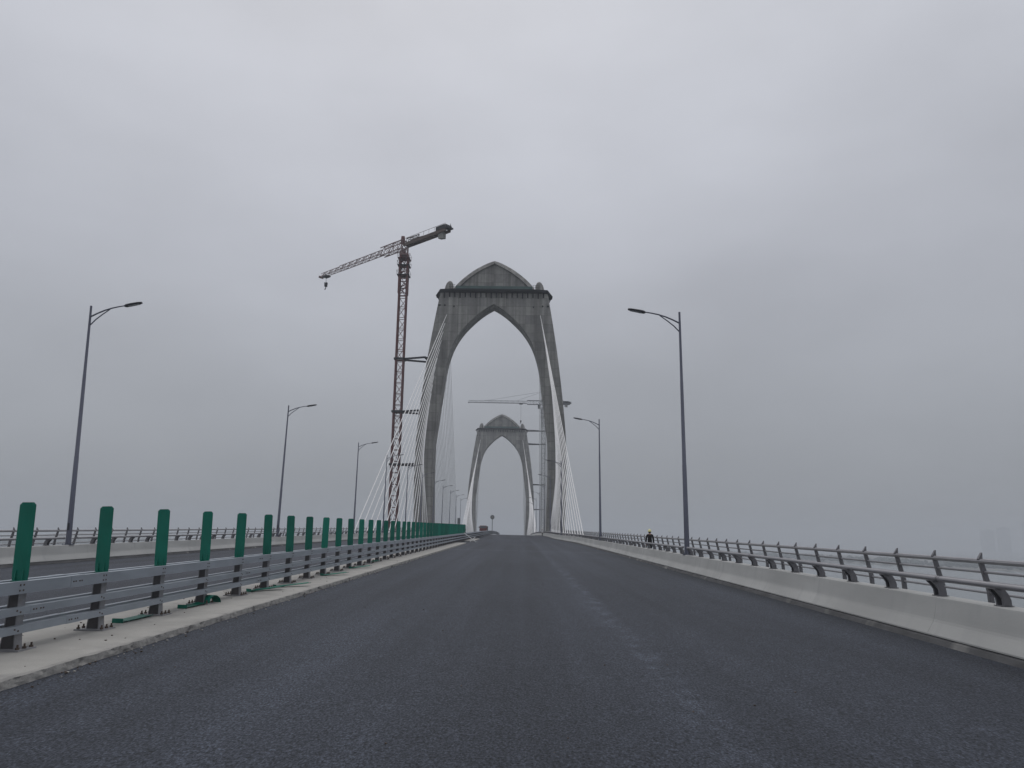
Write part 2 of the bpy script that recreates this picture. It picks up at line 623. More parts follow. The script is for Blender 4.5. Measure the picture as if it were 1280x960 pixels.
def bank(line, name, depth, hmax, seed, hills=True):
    """low shore: line of shore points (x, y); land rises behind"""
    rnd = random.Random(seed)
    pts = []
    for (x0, y0), (x1, y1) in zip(line[:-1], line[1:]):
        n = int(max(abs(x1 - x0), abs(y1 - y0)) / 60) + 1
        pts += [(x0 + (x1 - x0) * k / n, y0 + (y1 - y0) * k / n) for k in range(n)]
    pts.append(line[-1])
    rows = []
    for i, (x, y) in enumerate(pts):
        L = math.hypot(x, y)
        dx, dy = x / L, y / L
        row = []
        for d, h in ((-6, -1.0), (4, 1.0), (30, 2.2), (200, 3 + hmax * 0.10), (depth * .6, 4 + hmax * 0.5), (depth, hmax)):
            k = (0.65 + 0.35 * math.sin(i * 0.37 + seed) + rnd.uniform(-.1, .1)) if h > 3 else 1
            row.append((x + dx * d, y + dy * d, ZW + h * k))
        rows.append(row)
    mb = MB()
    mb.loft(rows, caps=False, closed=False)
    build(name, mb, SOIL, kind='structure')
    return pts

def woods(name, pts, seed, hmin, hmax, depth=120):
    rnd = random.Random(seed)
    mb = MB()
    for (x, y) in pts:
        L = math.hypot(x, y)
        dx, dy = x / L, y / L
        for k in range(16):
            d = rnd.uniform(6, depth)
            t = rnd.uniform(-35, 35)
            px, py = x + dx * d - dy * t, y + dy * d + dx * t
            h = rnd.uniform(hmin, hmax)
            w = h * rnd.uniform(0.5, 1.0)
            rings = []
            for zz, q in ((0, .25), (.2, .8), (.5, 1), (.8, .7), (1, .15)):
                rings.append([(px + w * q * math.cos(a * 1.047) * rnd.uniform(.7, 1.2), py + w * q * math.sin(a * 1.047) * rnd.uniform(.7, 1.2),
                               ZW + 1.5 + h * zz * rnd.uniform(.95, 1.05)) for a in range(6)])
            mb.loft(rings)
    build(name, mb, LEAF, kind='stuff')

pr = bank([(1500, 300), (960, 900), (803, 1303), (712, 1571), (640, 2000), (560, 2600)], 'river_bank', 900, 5, 4)
woods('far_woods', pr, 11, 6, 13)
pl = bank([(-1500, 500), (-1420, 1200), (-1241, 1905), (-1100, 2500)], 'river_bank', 900, 46, 9)
woods('far_woods', pl, 12, 7, 21)

# faint tower blocks beyond the right bank
for i, (x, y, w, h, lab) in enumerate([
        (2760, 4680, 72, 128, 'pale hazy apartment block standing lowest and left of the far skyline'),
        (2858, 4680, 66, 142, 'pale hazy apartment block in the middle of the left skyline pair'),
        (3010, 4680, 60, 172, 'pale hazy apartment block tallest and rightmost on the far bank')]):
    r = thing('apartment_block', lab, 'building', (x, y, ZW + 3), 'apartment blocks lost in the haze')
    b = MB()
    b.box((x, y, ZW + 3 + h / 2), (w, 24, h))
    build('wall', b, BUILD, r, (x, y, ZW + 3))
    b = MB()
    b.box((x, y, ZW + 4.5 + h), (w * .5, 12, 3))
    build('roof_house', b, BUILD, r, (x, y, ZW + 3 + h))
    b = MB()
    for fl in range(int(h / 6) - 1):
        for c in range(4):
            b.box((x - w * .36 + c * w * .24, y - 12.05, ZW + 9 + fl * 6), (w * .12, .3, 2.6))
    build('windows', b, GLASS, r, (x, y, ZW + 3), kind='stuff')

# grit: crumbs of concrete and asphalt along the kerb foot and on the median
rnd = random.Random(5)
mb = MB()
for i in range(420):
    y = 5 + 45 * rnd.random() ** 1.6
    if rnd.random() < .55:
        u, z = 1.20 + abs(rnd.gauss(0, .10)), 0.0
    elif rnd.random() < .6:
        u, z = rnd.uniform(-1.0, 1.1), .11
    else:
        u, z = rnd.uniform(1.5, 13.5), 0.0
    q = rnd.uniform(.004, .014) * (1 if z or u < 2 else .8)
    c = P(u, y, z, z == 0.0)
    mb.hexa([c + Vector((a * q * rnd.uniform(.7, 1.3), b * q * rnd.uniform(.7, 1.3), h * q * rnd.uniform(.8, 1.3))) for h in (-.2, 1) for a, b in ((-1, -1), (1, -1), (1, 1), (-1, 1))],
            1 if rnd.random() < .45 or u > 2 else 0)
build('grit', mb, [KERB, RUST], kind='stuff')

# ------------------------------------------------------------------ barriers, rails and railings (both sides)
def side_name(s):
    return 'right' if s > 0 else 'left'

PROFILE = [(0.02, 0.125), (0.02, 0.15), (0.145, 0.355), (0.165, 0.40), (0.178, 0.45), (0.246, 0.785), (0.262, 0.80), (0.62, 0.80), (0.62, 0.0), (0.30, 0.0), (0.30, 0.125)]
for s in (1, -1):
    L0 = P(s * 14.6, 0, 0)
    root = thing('concrete_barrier', 'pale concrete road barrier with a sloped face along the %s edge of the bridge' % side_name(s), 'barrier', L0)
    y = 3.0
    while y < 330:
        n = 6.0 if y < 130 else 12.0
        mb = MB()
        rows = []
        for yy in stations(y + 0.003, y + n - 0.003, 3):
            rows.append([P(s * (edge(yy) + u), yy, z) for u, z in PROFILE])
        mb.loft(rows)
        build('barrier_segment', mb, BARR, root, P(s * (edge(y) + .3), y, 0))
        y += n
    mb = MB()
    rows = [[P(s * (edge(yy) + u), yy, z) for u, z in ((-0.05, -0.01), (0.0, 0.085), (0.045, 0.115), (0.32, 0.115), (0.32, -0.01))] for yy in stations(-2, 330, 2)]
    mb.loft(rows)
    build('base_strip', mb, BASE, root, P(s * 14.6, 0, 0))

LAMP_R = [37.4, 76.6, 126, 161, 196, 231, 266, 300]
LAMP_L = [37.6, 70.2, 102.2, 120, 139, 160, 184, 206, 230, 254, 277]

def bracket_mb(s):
    mb = MB()
    for dy in (-0.085, 0.085):
        o = [(0.225, 1.075), (0.29, 1.01), (0.352, 0.92), (0.362, 0.80)]
        i = [(0.40, 1.075), (0.455, 1.00), (0.495, 0.90), (0.50, 0.80)]
        for k in range(3):
            a, b, c, d = o[k], o[k + 1], i[k + 1], i[k]
            mb.hexa([(s * a[0], dy - .02, a[1]), (s * b[0], dy - .02, b[1]), (s * c[0], dy - .02, c[1]), (s * d[0], dy - .02, d[1]),
                     (s * a[0], dy + .02, a[1]), (s * b[0], dy + .02, b[1]), (s * c[0], dy + .02, c[1]), (s * d[0], dy + .02, d[1])])
    # back plate joining both cheeks, and foot plate
    for k in range(3):
        i = [(0.385, 1.075), (0.44, 1.00), (0.48, 0.90), (0.485, 0.80)]
        a, b = i[k], i[k + 1]
        mb.hexa([(s * a[0], -.064, a[1]), (s * b[0], -.064, b[1]), (s * (b[0] + .012), -.064, b[1]), (s * (a[0] + .012), -.064, a[1]),
                 (s * a[0], .064, a[1]), (s * b[0], .064, b[1]), (s * (b[0] + .012), .064, b[1]), (s * (a[0] + .012), .064, a[1])])
    mb.box((s * 0.43, 0, 0.808), (0.20, 0.23, 0.015))
    mb.box((s * 0.32, 0, 1.076), (0.17, 0.22, 0.012))
    return mb

for s in (1, -1):
    lamps = LAMP_R if s > 0 else LAMP_L
    L0 = P(s * 14.6, 0, 0.8)
    root = thing('traffic_rail', 'single grey tube rail on curved brackets on top of the %s concrete barrier' % side_name(s), 'guard rail', L0)
    cuts = [3.0] + [c for l in lamps for c in (l - 0.55, l + 0.55)] + [330.0]
    for a, b in zip(cuts[0::2], cuts[1::2]):
        yy = a
        while yy < b - 0.1:                                     # tube lengths of about 12 m with sleeves
            e = b if b - yy < 17 else yy + 12
            mb = MB()
            st = stations(yy + .004, e - .004, 4)
            mb.path([P(s * (edge(q) + 0.315), q, 1.125) for q in st], 0.052, 10)
            for q in (st[0] + .02, st[-1] - .02):
                mb.path([P(s * (edge(q) + .315), q - .05, 1.125), P(s * (edge(q) + .315), q + .05, 1.125)], 0.058, 10)
            build('rail_tube', mb, RAILM, root, P(s * (edge(yy) + .315), yy, 1.125), smooth=True)
            yy = e
    proto = None
    y = 5.45 if s > 0 else 4.7
    far = MB()
    while y < 330:
        if min(abs(y - l) for l in lamps) > 0.4:
            loc = P(s * edge(y), y, 0)
            if y < 150:
                if proto is None:
                    mb = bracket_mb(s)
                    mb.v = [(a + loc.x, b + loc.y, c + loc.z) for a, b, c in mb.v]
                    proto = build('bracket', mb, RAILD, root, loc)
                else:
                    share('bracket', proto, root, loc)
            else:
                far.beam(loc + Vector((s * .42, 0, .8)), loc + Vector((s * .33, 0, 1.07)), .15, .2)
        y += 1.95
    build('far_bracket', far, RAILD, root, P(s * 13, 150, .8), kind='stuff')

def fence_post_mb(s):
    mb = MB()
    prof = [(0.0, 0.15, .047), (0.0, 0.70, .047), (-0.010, 0.90, .047), (-0.065, 1.15, .044), (-0.125, 1.42, .040), (-0.145, 1.50, .040), (-0.105, 1.62, .004)]
    rings = [[(s * (u - w), -.032, z), (s * (u + w), -.032, z), (s * (u + w), .032, z), (s * (u - w), .032, z)] for u, z, w in prof]
    mb.loft(rings)
    mb.box((0, 0, .158), (.16, .14, .016))
    return mb
TUBES = [(-0.135, 1.455, .049), (-0.085, 1.25, .025), (-0.036, 1.06, .025), (-0.004, 0.86, .025), (0.0, 0.64, .025)]
def fence_u(y):
    return 15.85
for s in (1, -1):
    root = thing('outer_railing', 'grey steel railing of leaning pointed posts and five tubes at the %s outer edge' % side_name(s), 'railing', P(s * 15.85, 0, .4))
    proto = None
    y = 5.3 if s > 0 else 4.4
    while y < 240:
        loc = P(s * fence_u(y), y, 0)
        if proto is None:
            mb = fence_post_mb(s)
            mb.v = [(a + loc.x, b + loc.y, c + loc.z) for a, b, c in mb.v]
            proto = build('post', mb, RAILD, root, loc)
        else:
            share('post', proto, root, loc)
        y += 1.70
    for u, z, r in TUBES:
        for a in range(0, 20):
            y0, y1 = 3 + a * 12, 3 + a * 12 + 12
            mb = MB()
            mb.path([P(s * (fence_u(q) + u), q, z) for q in stations(y0 + .003, y1 - .003, 6)], r, 8)
            build('tube', mb, RAILM, root, P(s * (fence_u(y0) + u), y0, z), smooth=True)

# ------------------------------------------------------------------ median guardrail with green anti-glare panels
g_root = thing('median_guardrail', 'grey steel box rail guardrail on the median topped with upright green panels', 'guardrail', P(0, 4, .11, False))
def post_mb():
    mb = MB()
    # box post flaring to the foot: two pale flanges along the road, webs coloured dark for shade in the recess, set 6 mm back between them
    def lev(x0, x1, h, d):
        mb.hexa([(x0[0], -h[0], .02), (x1[0], -h[0], .02), (x1[0], h[0], .02), (x0[0], h[0], .02),
                 (x0[1], -h[1], .30), (x1[1], -h[1], .30), (x1[1], h[1], .30), (x0[1], h[1], .30)], d)
        mb.hexa([(x0[1], -h[1], .30), (x1[1], -h[1], .30), (x1[1], h[1], .30), (x0[1], h[1], .30),
                 (x0[2], -h[2], .86), (x1[2], -h[2], .86), (x1[2], h[2], .86), (x0[2], h[2], .86)], d)
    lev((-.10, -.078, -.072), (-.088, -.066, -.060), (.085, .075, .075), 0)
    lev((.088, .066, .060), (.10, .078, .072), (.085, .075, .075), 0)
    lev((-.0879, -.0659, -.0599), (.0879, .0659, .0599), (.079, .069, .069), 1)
    return mb
def plate_mb():
    mb = MB()
    mb.box((0, 0, .01), (.46, .40, .022))
    return mb
def bolts_mb():
    mb = MB()
    for x in (-.185, .185):
        for y in (-.15, 0, .15):
            mb.path([(x, y, .02), (x, y, .085)], .013, 6)
            mb.path([(x, y, .021), (x, y, .048)], .026, 6)
    return mb
def panel_mb():
    """slightly cupped upright plate with rounded top corners and folded foot"""
    mb = MB()
    w, h, r = .113, 1.06, .035
    outline = [(-w * .93, 0), (w * .93, 0), (w, .10), (w, h - r), (w - r * .3, h - r * .3), (w - r, h), (-w + r, h), (-w + r * .3, h - r * .3), (-w, h - r), (-w, .10)]
    def yy(x):
        return -.018 * (1 - (x / w) ** 2)
    xs = [-1, -.6, -.2, .2, .6, 1]
    # body columns front and back so the face curves
    for side, off in ((0, 0.0), (1, .007)):
        zs = [0.0, .10, h - r, h]
        for i in range(5):
            for k in range(3):
                a, b = xs[i] * w, xs[i + 1] * w
                def pt(x, z, k=k):
                    q = x
                    if z == 0.0:
                        q = x * .93
                    if z == h:
                        q = max(-w + r, min(w - r, x))
                    return (q, yy(x) + off, z)
                mb.face([pt(a, zs[k]), pt(b, zs[k]), pt(b, zs[k + 1]), pt(a, zs[k + 1])])
    for sx in (-1, 1):
        mb.face([(sx * w, yy(w), .10), (sx * w, yy(w) + .007, .10), (sx * w, yy(w) + .007, h - r), (sx * w, yy(w), h - r)])
    # two moulded stiffening ribs at the foot and the foot flange
    for x in (-.05, .05):
        mb.hexa([(x - .008, -.05, 0), (x + .008, -.05, 0), (x + .008, -.012, 0), (x - .008, -.012, 0),
                 (x - .004, -.022, .16), (x + .004, -.022, .16), (x + .004, -.016, .16), (x - .004, -.016, .16)])
    mb.box((0, -.01, .008), (.19, .13, .012))
    return mb
def moved(mb, loc):
    mb.v = [(a + loc.x, b + loc.y, c + loc.z) for a, b, c in mb.v]
    return mb
pp = pl_ = bo = pa = None
k = 0
rnd = random.Random(21)
far = MB()
y = 4.48
NP = 0
while y < 330:
    loc = P(0, y, .11, False)
    if y < 150:
        if pp is None:
            pp = build('post', moved(post_mb(), loc), [POSTG, WEBSHADE], g_root, loc)
            pl_ = build('base_plate', moved(plate_mb(), loc), POSTG, pp, loc)
            bo = build('anchor_bolt', moved(bolts_mb(), loc), RUST, pp, loc, kind='stuff')
        else:
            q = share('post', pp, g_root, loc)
            share('base_plate', pl_, q, loc)
            share('anchor_bolt', bo, q, loc)['kind'] = 'stuff'
    else:
        far.box((loc.x, loc.y, loc.z + .44), (.16, .16, .86))
    if y < 101:
        pz = loc + Vector((0, 0, .885))
        if pa is None:
            pa = build('glare_panel', moved(panel_mb(), pz), GREEN, g_root, pz, smooth=True)
        else:
            pa2 = share('glare_panel', pa, g_root, pz)
            pa2.rotation_euler = (rnd.uniform(-.012, .012), -.018 * max(0, (32 - y) / 22) + rnd.uniform(-.016, .016), rnd.uniform(-.09, .09))
    y += 2.1
build('far_post', far, POSTG, g_root, P(0, 150, .11, False), kind='stuff')
RAILS = [(.82, .16), (.515, .10), (.275, .10)]
for z, h in RAILS:
    for s in (1, -1):
        y0 = 3.5 - .9 * (RAILS.index((z, h)) % 2)
        while y0 < 330:
            n = 8.4 if y0 < 100 else 16.8
            mb = MB()
            rows = []
            for q in stations(y0 + .005, y0 + n - .005, 4):
                c = s * .125
                rows.append([P(c - .048, q, .11 + z - h / 2, False), P(c + .048, q, .11 + z - h / 2, False), P(c + .048, q, .11 + z + h / 2, False), P(c - .048, q, .11 + z + h / 2, False)])
            mb.loft(rows)
            if y0 < 70:                                          # lapped splice sleeve over the joint
                a, e_, w_, g = P(s * .125, y0 - .17, .11 + z, False), P(s * .125, y0 + .17, .11 + z, False), .052, h / 2 + .004
                mb.hexa([a + Vector((-w_, 0, -g)), a + Vector((w_, 0, -g)), e_ + Vector((w_, 0, -g)), e_ + Vector((-w_, 0, -g)),
                         a + Vector((-w_, 0, g)), a + Vector((w_, 0, g)), e_ + Vector((w_, 0, g)), e_ + Vector((-w_, 0, g))])
                for dy in (-.11, -.05, .05, .11):
                    mb.box(P(s * .1795, y0 + dy, .11 + z, False), (.01, .02, .02), 1)
            if y0 < 40:
                yb = 4.48
                while yb < y0 + n:
                    if yb > y0 + .3:
                        for dy in (.16, .235):
                            for dz in ((-.035, .035) if h > .12 else (0.012 if dy < .2 else -.012,)):
                                mb.box(P(s * .1755, yb + dy - .4, .11 + z + dz, False), (.008, .022, .022), 1)
                    yb += 2.1
            build('rail', mb, [GALV, RUST], g_root, P(s * .125, y0, .11 + z, False))
            y0 += n

# green panels that have fallen off and lie on the median
fallen = [(-.34, 8.9, .13, 1.40, .08, 'green plastic panel lying on the median by the nearest guardrail post'),
          (-.06, 13.7, .13, 1.54, .02, 'long dark green panel lying flat between the second and third guardrail posts'),
          (.02, 16.1, .13, 1.50, .04, 'green plastic panel lying flat between the third and fourth guardrail posts'),
          (-.05, 20.2, .13, .95, .08, 'pale green panel lying behind the foot of the fifth guardrail post'),
          (.14, 21.7, .13, .75, .08, 'green plastic panel sticking out beside the fifth guardrail post'),
          (.16, 26.8, .13, .85, .08, 'green plastic panel lying beside the seventh guardrail post'),
          (.12, 31.5, .13, .9, .08, 'small green panel lying beyond the ninth guardrail post'),
          (-.10, 36.5, .13, 1.3, .08, 'green panel lying far along the median under the rails')]
for u, y, z, rot, tilt, lab in fallen:
    o = bpy.data.objects.new('fallen_panel', pa.data)
    COL.objects.link(o)
    o.location = P(u, y, z, False)
    o.rotation_euler = (PI / 2 - tilt, 0, rot + PI / 2)
    tag(o, lab, 'plastic panel', 'fallen green panels on the median')
mb = MB()
c = P(.17, 17.2, .112, False)
rings = []
for i in range(11):                                            # a panel buckled into an arch
    a = PI * i / 10
    x, z = -.20 * math.cos(a), .19 * math.sin(a) * (1 - .35 * i / 10)
    d = Vector((.25, 1, 0)).normalized()
    e = Vector((1, -.25, 0)).normalized()
    p = c + d * x + Vector((0, 0, z + .01))
    rings.append([p - e * .11, p + e * .11, p + e * .11 * .98 + Vector((0, 0, .008)), p - e * .11 * .98 + Vector((0, 0, .008))])
mb.loft(rings)
tag(build('fallen_panel', mb, GREEN, None, c, smooth=True), 'buckled bright green panel arched at the foot of the fourth guardrail post', 'plastic panel', 'fallen green panels on the median')

# ------------------------------------------------------------------ street lamps
def make_lamp(loc):
    root = thing('street_lamp', '', 'street lamp', loc)
    H = 11.85
    mb = MB()
    mb.path([loc + Vector((0, 0, z)) for z in (0.02, 4.2, 4.21, 8.3, 8.31, H)], [.125, .105, .098, .078, .072, .052], 12)
    build('pole', mb, LAMPM, root, loc, smooth=True)
    mb = MB()
    mb.box(loc + Vector((0, 0, .012)), (.38, .38, .024))
    for a in range(4):
        c, s_ = math.cos(a * PI / 2), math.sin(a * PI / 2)
        d = Vector((c, s_, 0))
        mb.hexa([loc + d * .1 + Vector((-s_, c, 0)) * .008 + Vector((0, 0, .02)), loc + d * .1 - Vector((-s_, c, 0)) * .008 + Vector((0, 0, .02)),
                 loc + d * .165 - Vector((-s_, c, 0)) * .008 + Vector((0, 0, .02)), loc + d * .165 + Vector((-s_, c, 0)) * .008 + Vector((0, 0, .02)),
                 loc + d * .1 + Vector((-s_, c, 0)) * .008 + Vector((0, 0, .13)), loc + d * .1 - Vector((-s_, c, 0)) * .008 + Vector((0, 0, .13)),
                 loc + d * .115 - Vector((-s_, c, 0)) * .008 + Vector((0, 0, .12)), loc + d * .115 + Vector((-s_, c, 0)) * .008 + Vector((0, 0, .12))])
    for sx in (-.16, .16):
        for sy in (-.16, .16):
            mb.path([loc + Vector((sx, sy, .02)), loc + Vector((sx, sy, .08))], .016, 6)
    build('base_flange', mb, LAMPM, root, loc)
    mb = MB()
    mb.box(loc + Vector((0, -.115, .85)), (.10, .03, .34))
    build('access_door', mb, LAMPD, root, loc + Vector((0, -.115, .85)))
    top = loc + Vector((0, 0, H))
    def q(u, z):
        return top + Vector((u, 0, z))
    mb = MB()
    mb.path([q(.04, -.56), q(.35, -.40), q(.7, -.25), q(1.05, -.14), q(1.4, -.065), q(1.75, -.01)], [.042, .04, .038, .036, .034, .03], 8)
    build('arm', mb, LAMPM, root, q(0, -.56), smooth=True)
    mb = MB()
    mb.path([q(.045, -1.0), q(.3, -.72), q(.6, -.47), q(.98, -.19)], [.032, .031, .030, .026], 8)
    build('brace', mb, LAMPM, root, q(0, -1.0), smooth=True)
    mb = MB()
    rings = []
    for u, z, w, h in ((1.70, -.02, .06, .05), (1.78, .0, .12, .075), (2.0, .045, .15, .07), (2.4, .115, .15, .055), (2.56, .14, .10, .035)):
        rings.append([q(u, z - h) + Vector((0, -w * .85, 0)), q(u, z - h) + Vector((0, w * .85, 0)), q(u, z) + Vector((0, w, 0)), q(u, z + h * .7) + Vector((0, w * .6, 0)),
                      q(u, z + h * .7) + Vector((0, -w * .6, 0)), q(u, z) + Vector((0, -w, 0))])
    mb.loft(rings)
    hd = build('lamp_head', mb, LAMPD, root, q(1.75, 0))
    mb = MB()
    mb.hexa([q(1.90, -.062) + Vector((0, -.1, 0)), q(2.45, .052) + Vector((0, -.1, 0)), q(2.45, .052) + Vector((0, .1, 0)), q(1.90, -.062) + Vector((0, .1, 0)),
             q(1.90, -.045) + Vector((0, -.1, 0)), q(2.45, .069) + Vector((0, -.1, 0)), q(2.45, .069) + Vector((0, .1, 0)), q(1.90, -.045) + Vector((0, .1, 0))])
    build('lens', mb, LENS, hd, q(2.2, 0))
    return root
ORD = ['first', 'second', 'third', 'fourth', 'fifth', 'sixth', 'seventh', 'eighth', 'ninth', 'tenth', 'eleventh', 'twelfth', 'thirteenth',
       'fourteenth', 'fifteenth', 'sixteenth', 'seventeenth', 'eighteenth', 'nineteenth', 'twentieth', 'twenty-first', 'twenty-second',
       'twenty-third', 'twenty-fourth', 'twenty-fifth', 'twenty-sixth', 'twenty-seventh']
proto_lamp = None
for s, lst in ((-1, LAMP_L), (1, LAMP_R)):
    for i, y in enumerate(lst):
        loc = P(s * (edge(y) + .40), y, .80)
        if proto_lamp is None:
            proto_lamp = lamp = make_lamp(loc)
        else:
            lamp = copy_tree(proto_lamp)
            lamp.location = loc
        lamp.rotation_euler = (0, math.radians([-1.6, .9, .3][i] if s < 0 and i < 3 else (.6 if s < 0 else .25)), 0 if s < 0 else PI)
        if i == 0:
            lamp['label'] = 'nearest and tallest grey street lamp on the %s barrier' % side_name(s)
        else:
            lamp['label'] = 'grey curved arm street lamp, %s from the camera along the %s barrier' % (ORD[i], side_name(s))
        lamp['group'] = 'street lamps along the bridge'

# ------------------------------------------------------------------ bridge towers
Y1, Y2 = 189.0, 430.0
OUT = [(-40, 16.2), (-15, 17.2), (0, 17.75), (8, 18.0), (15, 18.2), (24, 18.15), (30, 17.75), (38, 16.95), (46.3, 15.95), (54, 14.8), (61.9, 13.5)]
INN = [(-40, 12.6), (-15, 13.2), (4, 13.5), (12, 13.75), (19.5, 13.85), (24.5, 13.8), (29, 13.25), (33.5, 12.75), (37.8, 12.15), (42.4, 11.6), (46.3, 10.7),
       (49.5, 9.45), (53, 7.2), (56.3, 4.0), (58, 1.85), (59.1, 0.0)]
def interp(tab, z):
    """smooth (cubic Hermite) curve through the table"""
    n = len(tab)
    def slope(i):
        i0, i1 = max(0, i - 1), min(n - 1, i + 1)
        return (tab[i1][1] - tab[i0][1]) / (tab[i1][0] - tab[i0][0])
    for i in range(n - 1):
        (a, p), (b, q) = tab[i], tab[i + 1]
        if z <= b:
            t, h = (z - a) / (b - a), b - a
            return ((2 * t ** 3 - 3 * t * t + 1) * p + (t ** 3 - 2 * t * t + t) * h * slope(i)
                    + (3 * t * t - 2 * t ** 3) * q + (t ** 3 - t * t) * h * slope(i + 1))
    return tab[-1][1]
def make_tower(y, x, dz):
    base = Vector((x, y, dz))
    root = thing('bridge_tower', '', 'bridge tower', Vector((x, y, dz + ZW)))
    def q(u, yy, z):
        return base + Vector((u, yy, z))
    def hd(z):                                   # half depth
        return 3.1 + 0.6 * max(0, (60 - z) / 100.0)
    zs = [-40, -15, 0, 8, 15, 19.5, 24.5, 27, 29, 31, 33.5, 36, 38, 40, 42, 43.5, 45, 46.5, 48, 49.3, 50.6, 51.8, 53, 54.2, 55.3, 56.3, 57.2, 58, 58.6, 59.1]
    mb = MB()
    c = .45
    for s in (1, -1):
        rings = []
        for z in zs:
            o, i, h = interp(OUT, z), interp(INN, z), hd(z)
            rings.append([q(s * i, -h, z), q(s * (o - c), -h, z), q(s * o, -h + c, z), q(s * o, h - c, z), q(s * (o - c), h, z), q(s * i, h, z)])
        mb.loft(rings)
    rings = []
    for z in (59.1, 60.5, 61.9):
        o, h = interp(OUT, z), hd(z)
        rings.append([q(-o + c, -h, z), q(o - c, -h, z), q(o, -h + c, z), q(o, h - c, z), q(o - c, h, z), q(-o + c, h, z), q(-o, h - c, z), q(-o, -h + c, z)])
    mb.loft(rings)
    build('arch_frame', mb, TCON, root, base)
    # pointed crown: slab with a chamfered rim
    half = [(62.7, 10.6), (64.1, 9.75), (65.0, 8.95), (66.0, 7.95), (67.0, 6.8), (68.0, 5.5), (68.8, 4.3), (69.5, 3.05), (70.1, 1.9), (70.5, .95), (70.8, 0.0)]
    def ring(yy, inset):
        r = []
        pts = [(h_, z) for z, h_ in half]
        L = [(-max(0, h_ - inset * .9), z - (inset * 1.0 if z > 63 else 0)) for h_, z in pts]
        Rr = [(max(0, h_ - inset * .9), z - (inset * 1.0 if z > 63 else 0)) for h_, z in pts[:-1]][::-1]
        return [q(u, yy, max(62.7, z)) for u, z in L + Rr]
    mb = MB()
    mb.loft([ring(-2.25, 1.12), ring(-2.35, .90), ring(-2.8, .82), ring(-1.9, 0.0), ring(1.9, 0.0), ring(2.8, .82)])
    build('crown', mb, TCON, root, q(0, 0, 62.7))
    # rounded leg tops
    for s in (1, -1):
        mb = MB()
        rings = []
        for z, r in ((62.7, 1.0), (63.5, .98), (64.2, .92), (64.9, .80), (65.4, .62), (65.75, .40), (65.9, .15)):
            cu = 11.75 - (z - 62.7) * .12
            rings.append([q(s * cu + 1.3 * r * math.cos(a * PI / 8) * (1.0 if s * math.cos(a * PI / 8) < 0 else .85), 1.9 * r * math.sin(a * PI / 8), z) for a in range(16)])
        mb.loft(rings)
        build('leg_top', mb, TCON, root, q(s * 11.75, 0, 62.7), smooth=True)
    # dark working platform with rounded upturned ends
    mb = MB()
    rings = []
    for z, e, tz in ((62.05, -.5, .25), (62.3, -.05, .1), (62.68, 0.0, -.35)):
        tip = 14.75 + e * 2.2
        rings.append([q(-tip, -1.2, z - .55 + tz), q(-13.4, -3.9 - e, z - .1), q(-9, -4.25 - e, z), q(9, -4.25 - e, z), q(13.4, -3.9 - e, z - .1), q(tip, -1.2, z - .55 + tz),
                      q(tip, 1.2, z - .55 + tz), q(13.4, 3.9 + e, z - .1), q(9, 4.25 + e, z), q(-9, 4.25 + e, z), q(-13.4, 3.9 + e, z - .1), q(-tip, 1.2, z - .55 + tz)])
    mb.loft(rings)
    build('platform', mb, DARKP, root, q(0, 0, 62))
    mb = MB()
    for sy in (-1, 1):
        for i in range(20):
            u = -12.35 + i * 1.3
            hh = 1.25 if i % 3 else 1.45
            mb.hexa([q(u - .13, sy * (hd(61) + .02), 62 - hh), q(u + .13, sy * (hd(61) + .02), 62 - hh), q(u + .13, sy * (hd(61) + .32), 62 - hh), q(u - .13, sy * (hd(61) + .32), 62 - hh),
                     q(u - .13, sy * (hd(61) + .02), 61.9), q(u + .13, sy * (hd(61) + .02), 61.9), q(u + .13, sy * 3.9, 61.9), q(u - .13, sy * 3.9, 61.9)])
    for s in (1, -1):
        for yy in (-1.2, 1.2):
            mb.beam(q(s * 13.6, yy, 60.2), q(s * 14.4, yy, 61.8), .2)
            mb.beam(q(s * 13.75, yy, 59.9), q(s * 13.6, yy, 61.8), .14)
    build('support_bracket', mb, DARKP, root, q(0, 0, 60), kind='stuff')
    mb = MB()
    for u in (-14.9, -13.4, -12.2, -9.9):
        for s in (1, -1):
            mb.box(q(s * (interp(OUT, 58) - .5 if abs(u) > 14 else abs(u)), -hd(58) - .05, 58.1 + (.25 if abs(u) < 12 else .5)), (.34, .3, .34))
    build('form_tie', mb, DARKP, root, q(0, -3, 58), kind='stuff')
    # green netting along the foot of the crown and a thin handrail
    mb = MB()
    mb.box(q(0, -3.1, 63.25), (19.2, .05, 1.0))
    build('safety_netting', mb, NETG, root, q(0, -3.1, 63))
    mb = MB()
    for s in (1, -1):
        for u in (9.9, 10.35, 10.8, 11.2):
            mb.beam(q(s * u, -3.6, 62.7), q(s * u, -3.6, 63.9), .06)
        for z in (63.3, 63.9):
            mb.beam(q(s * 9.6, -3.6, z), q(s * 11.3, -3.6, z), .05)
    build('handrail', mb, DARKP, root, q(0, -3.6, 62.7))
    return root
XT1, XT2 = XC - .15, XC - 3.15
t1 = make_tower(Y1, XT1, 0.0)
t1['label'] = 'near grey concrete bridge tower with a pointed arch over the road'
t1['group'] = 'pointed arch bridge towers'
DZ2 = rz(Y2) - rz(Y1)
t2 = copy_tree(t1)
t2.location = (XT2, Y2, DZ2 + ZW)
t2['label'] = 'far smaller looking grey concrete tower seen through the near arch'

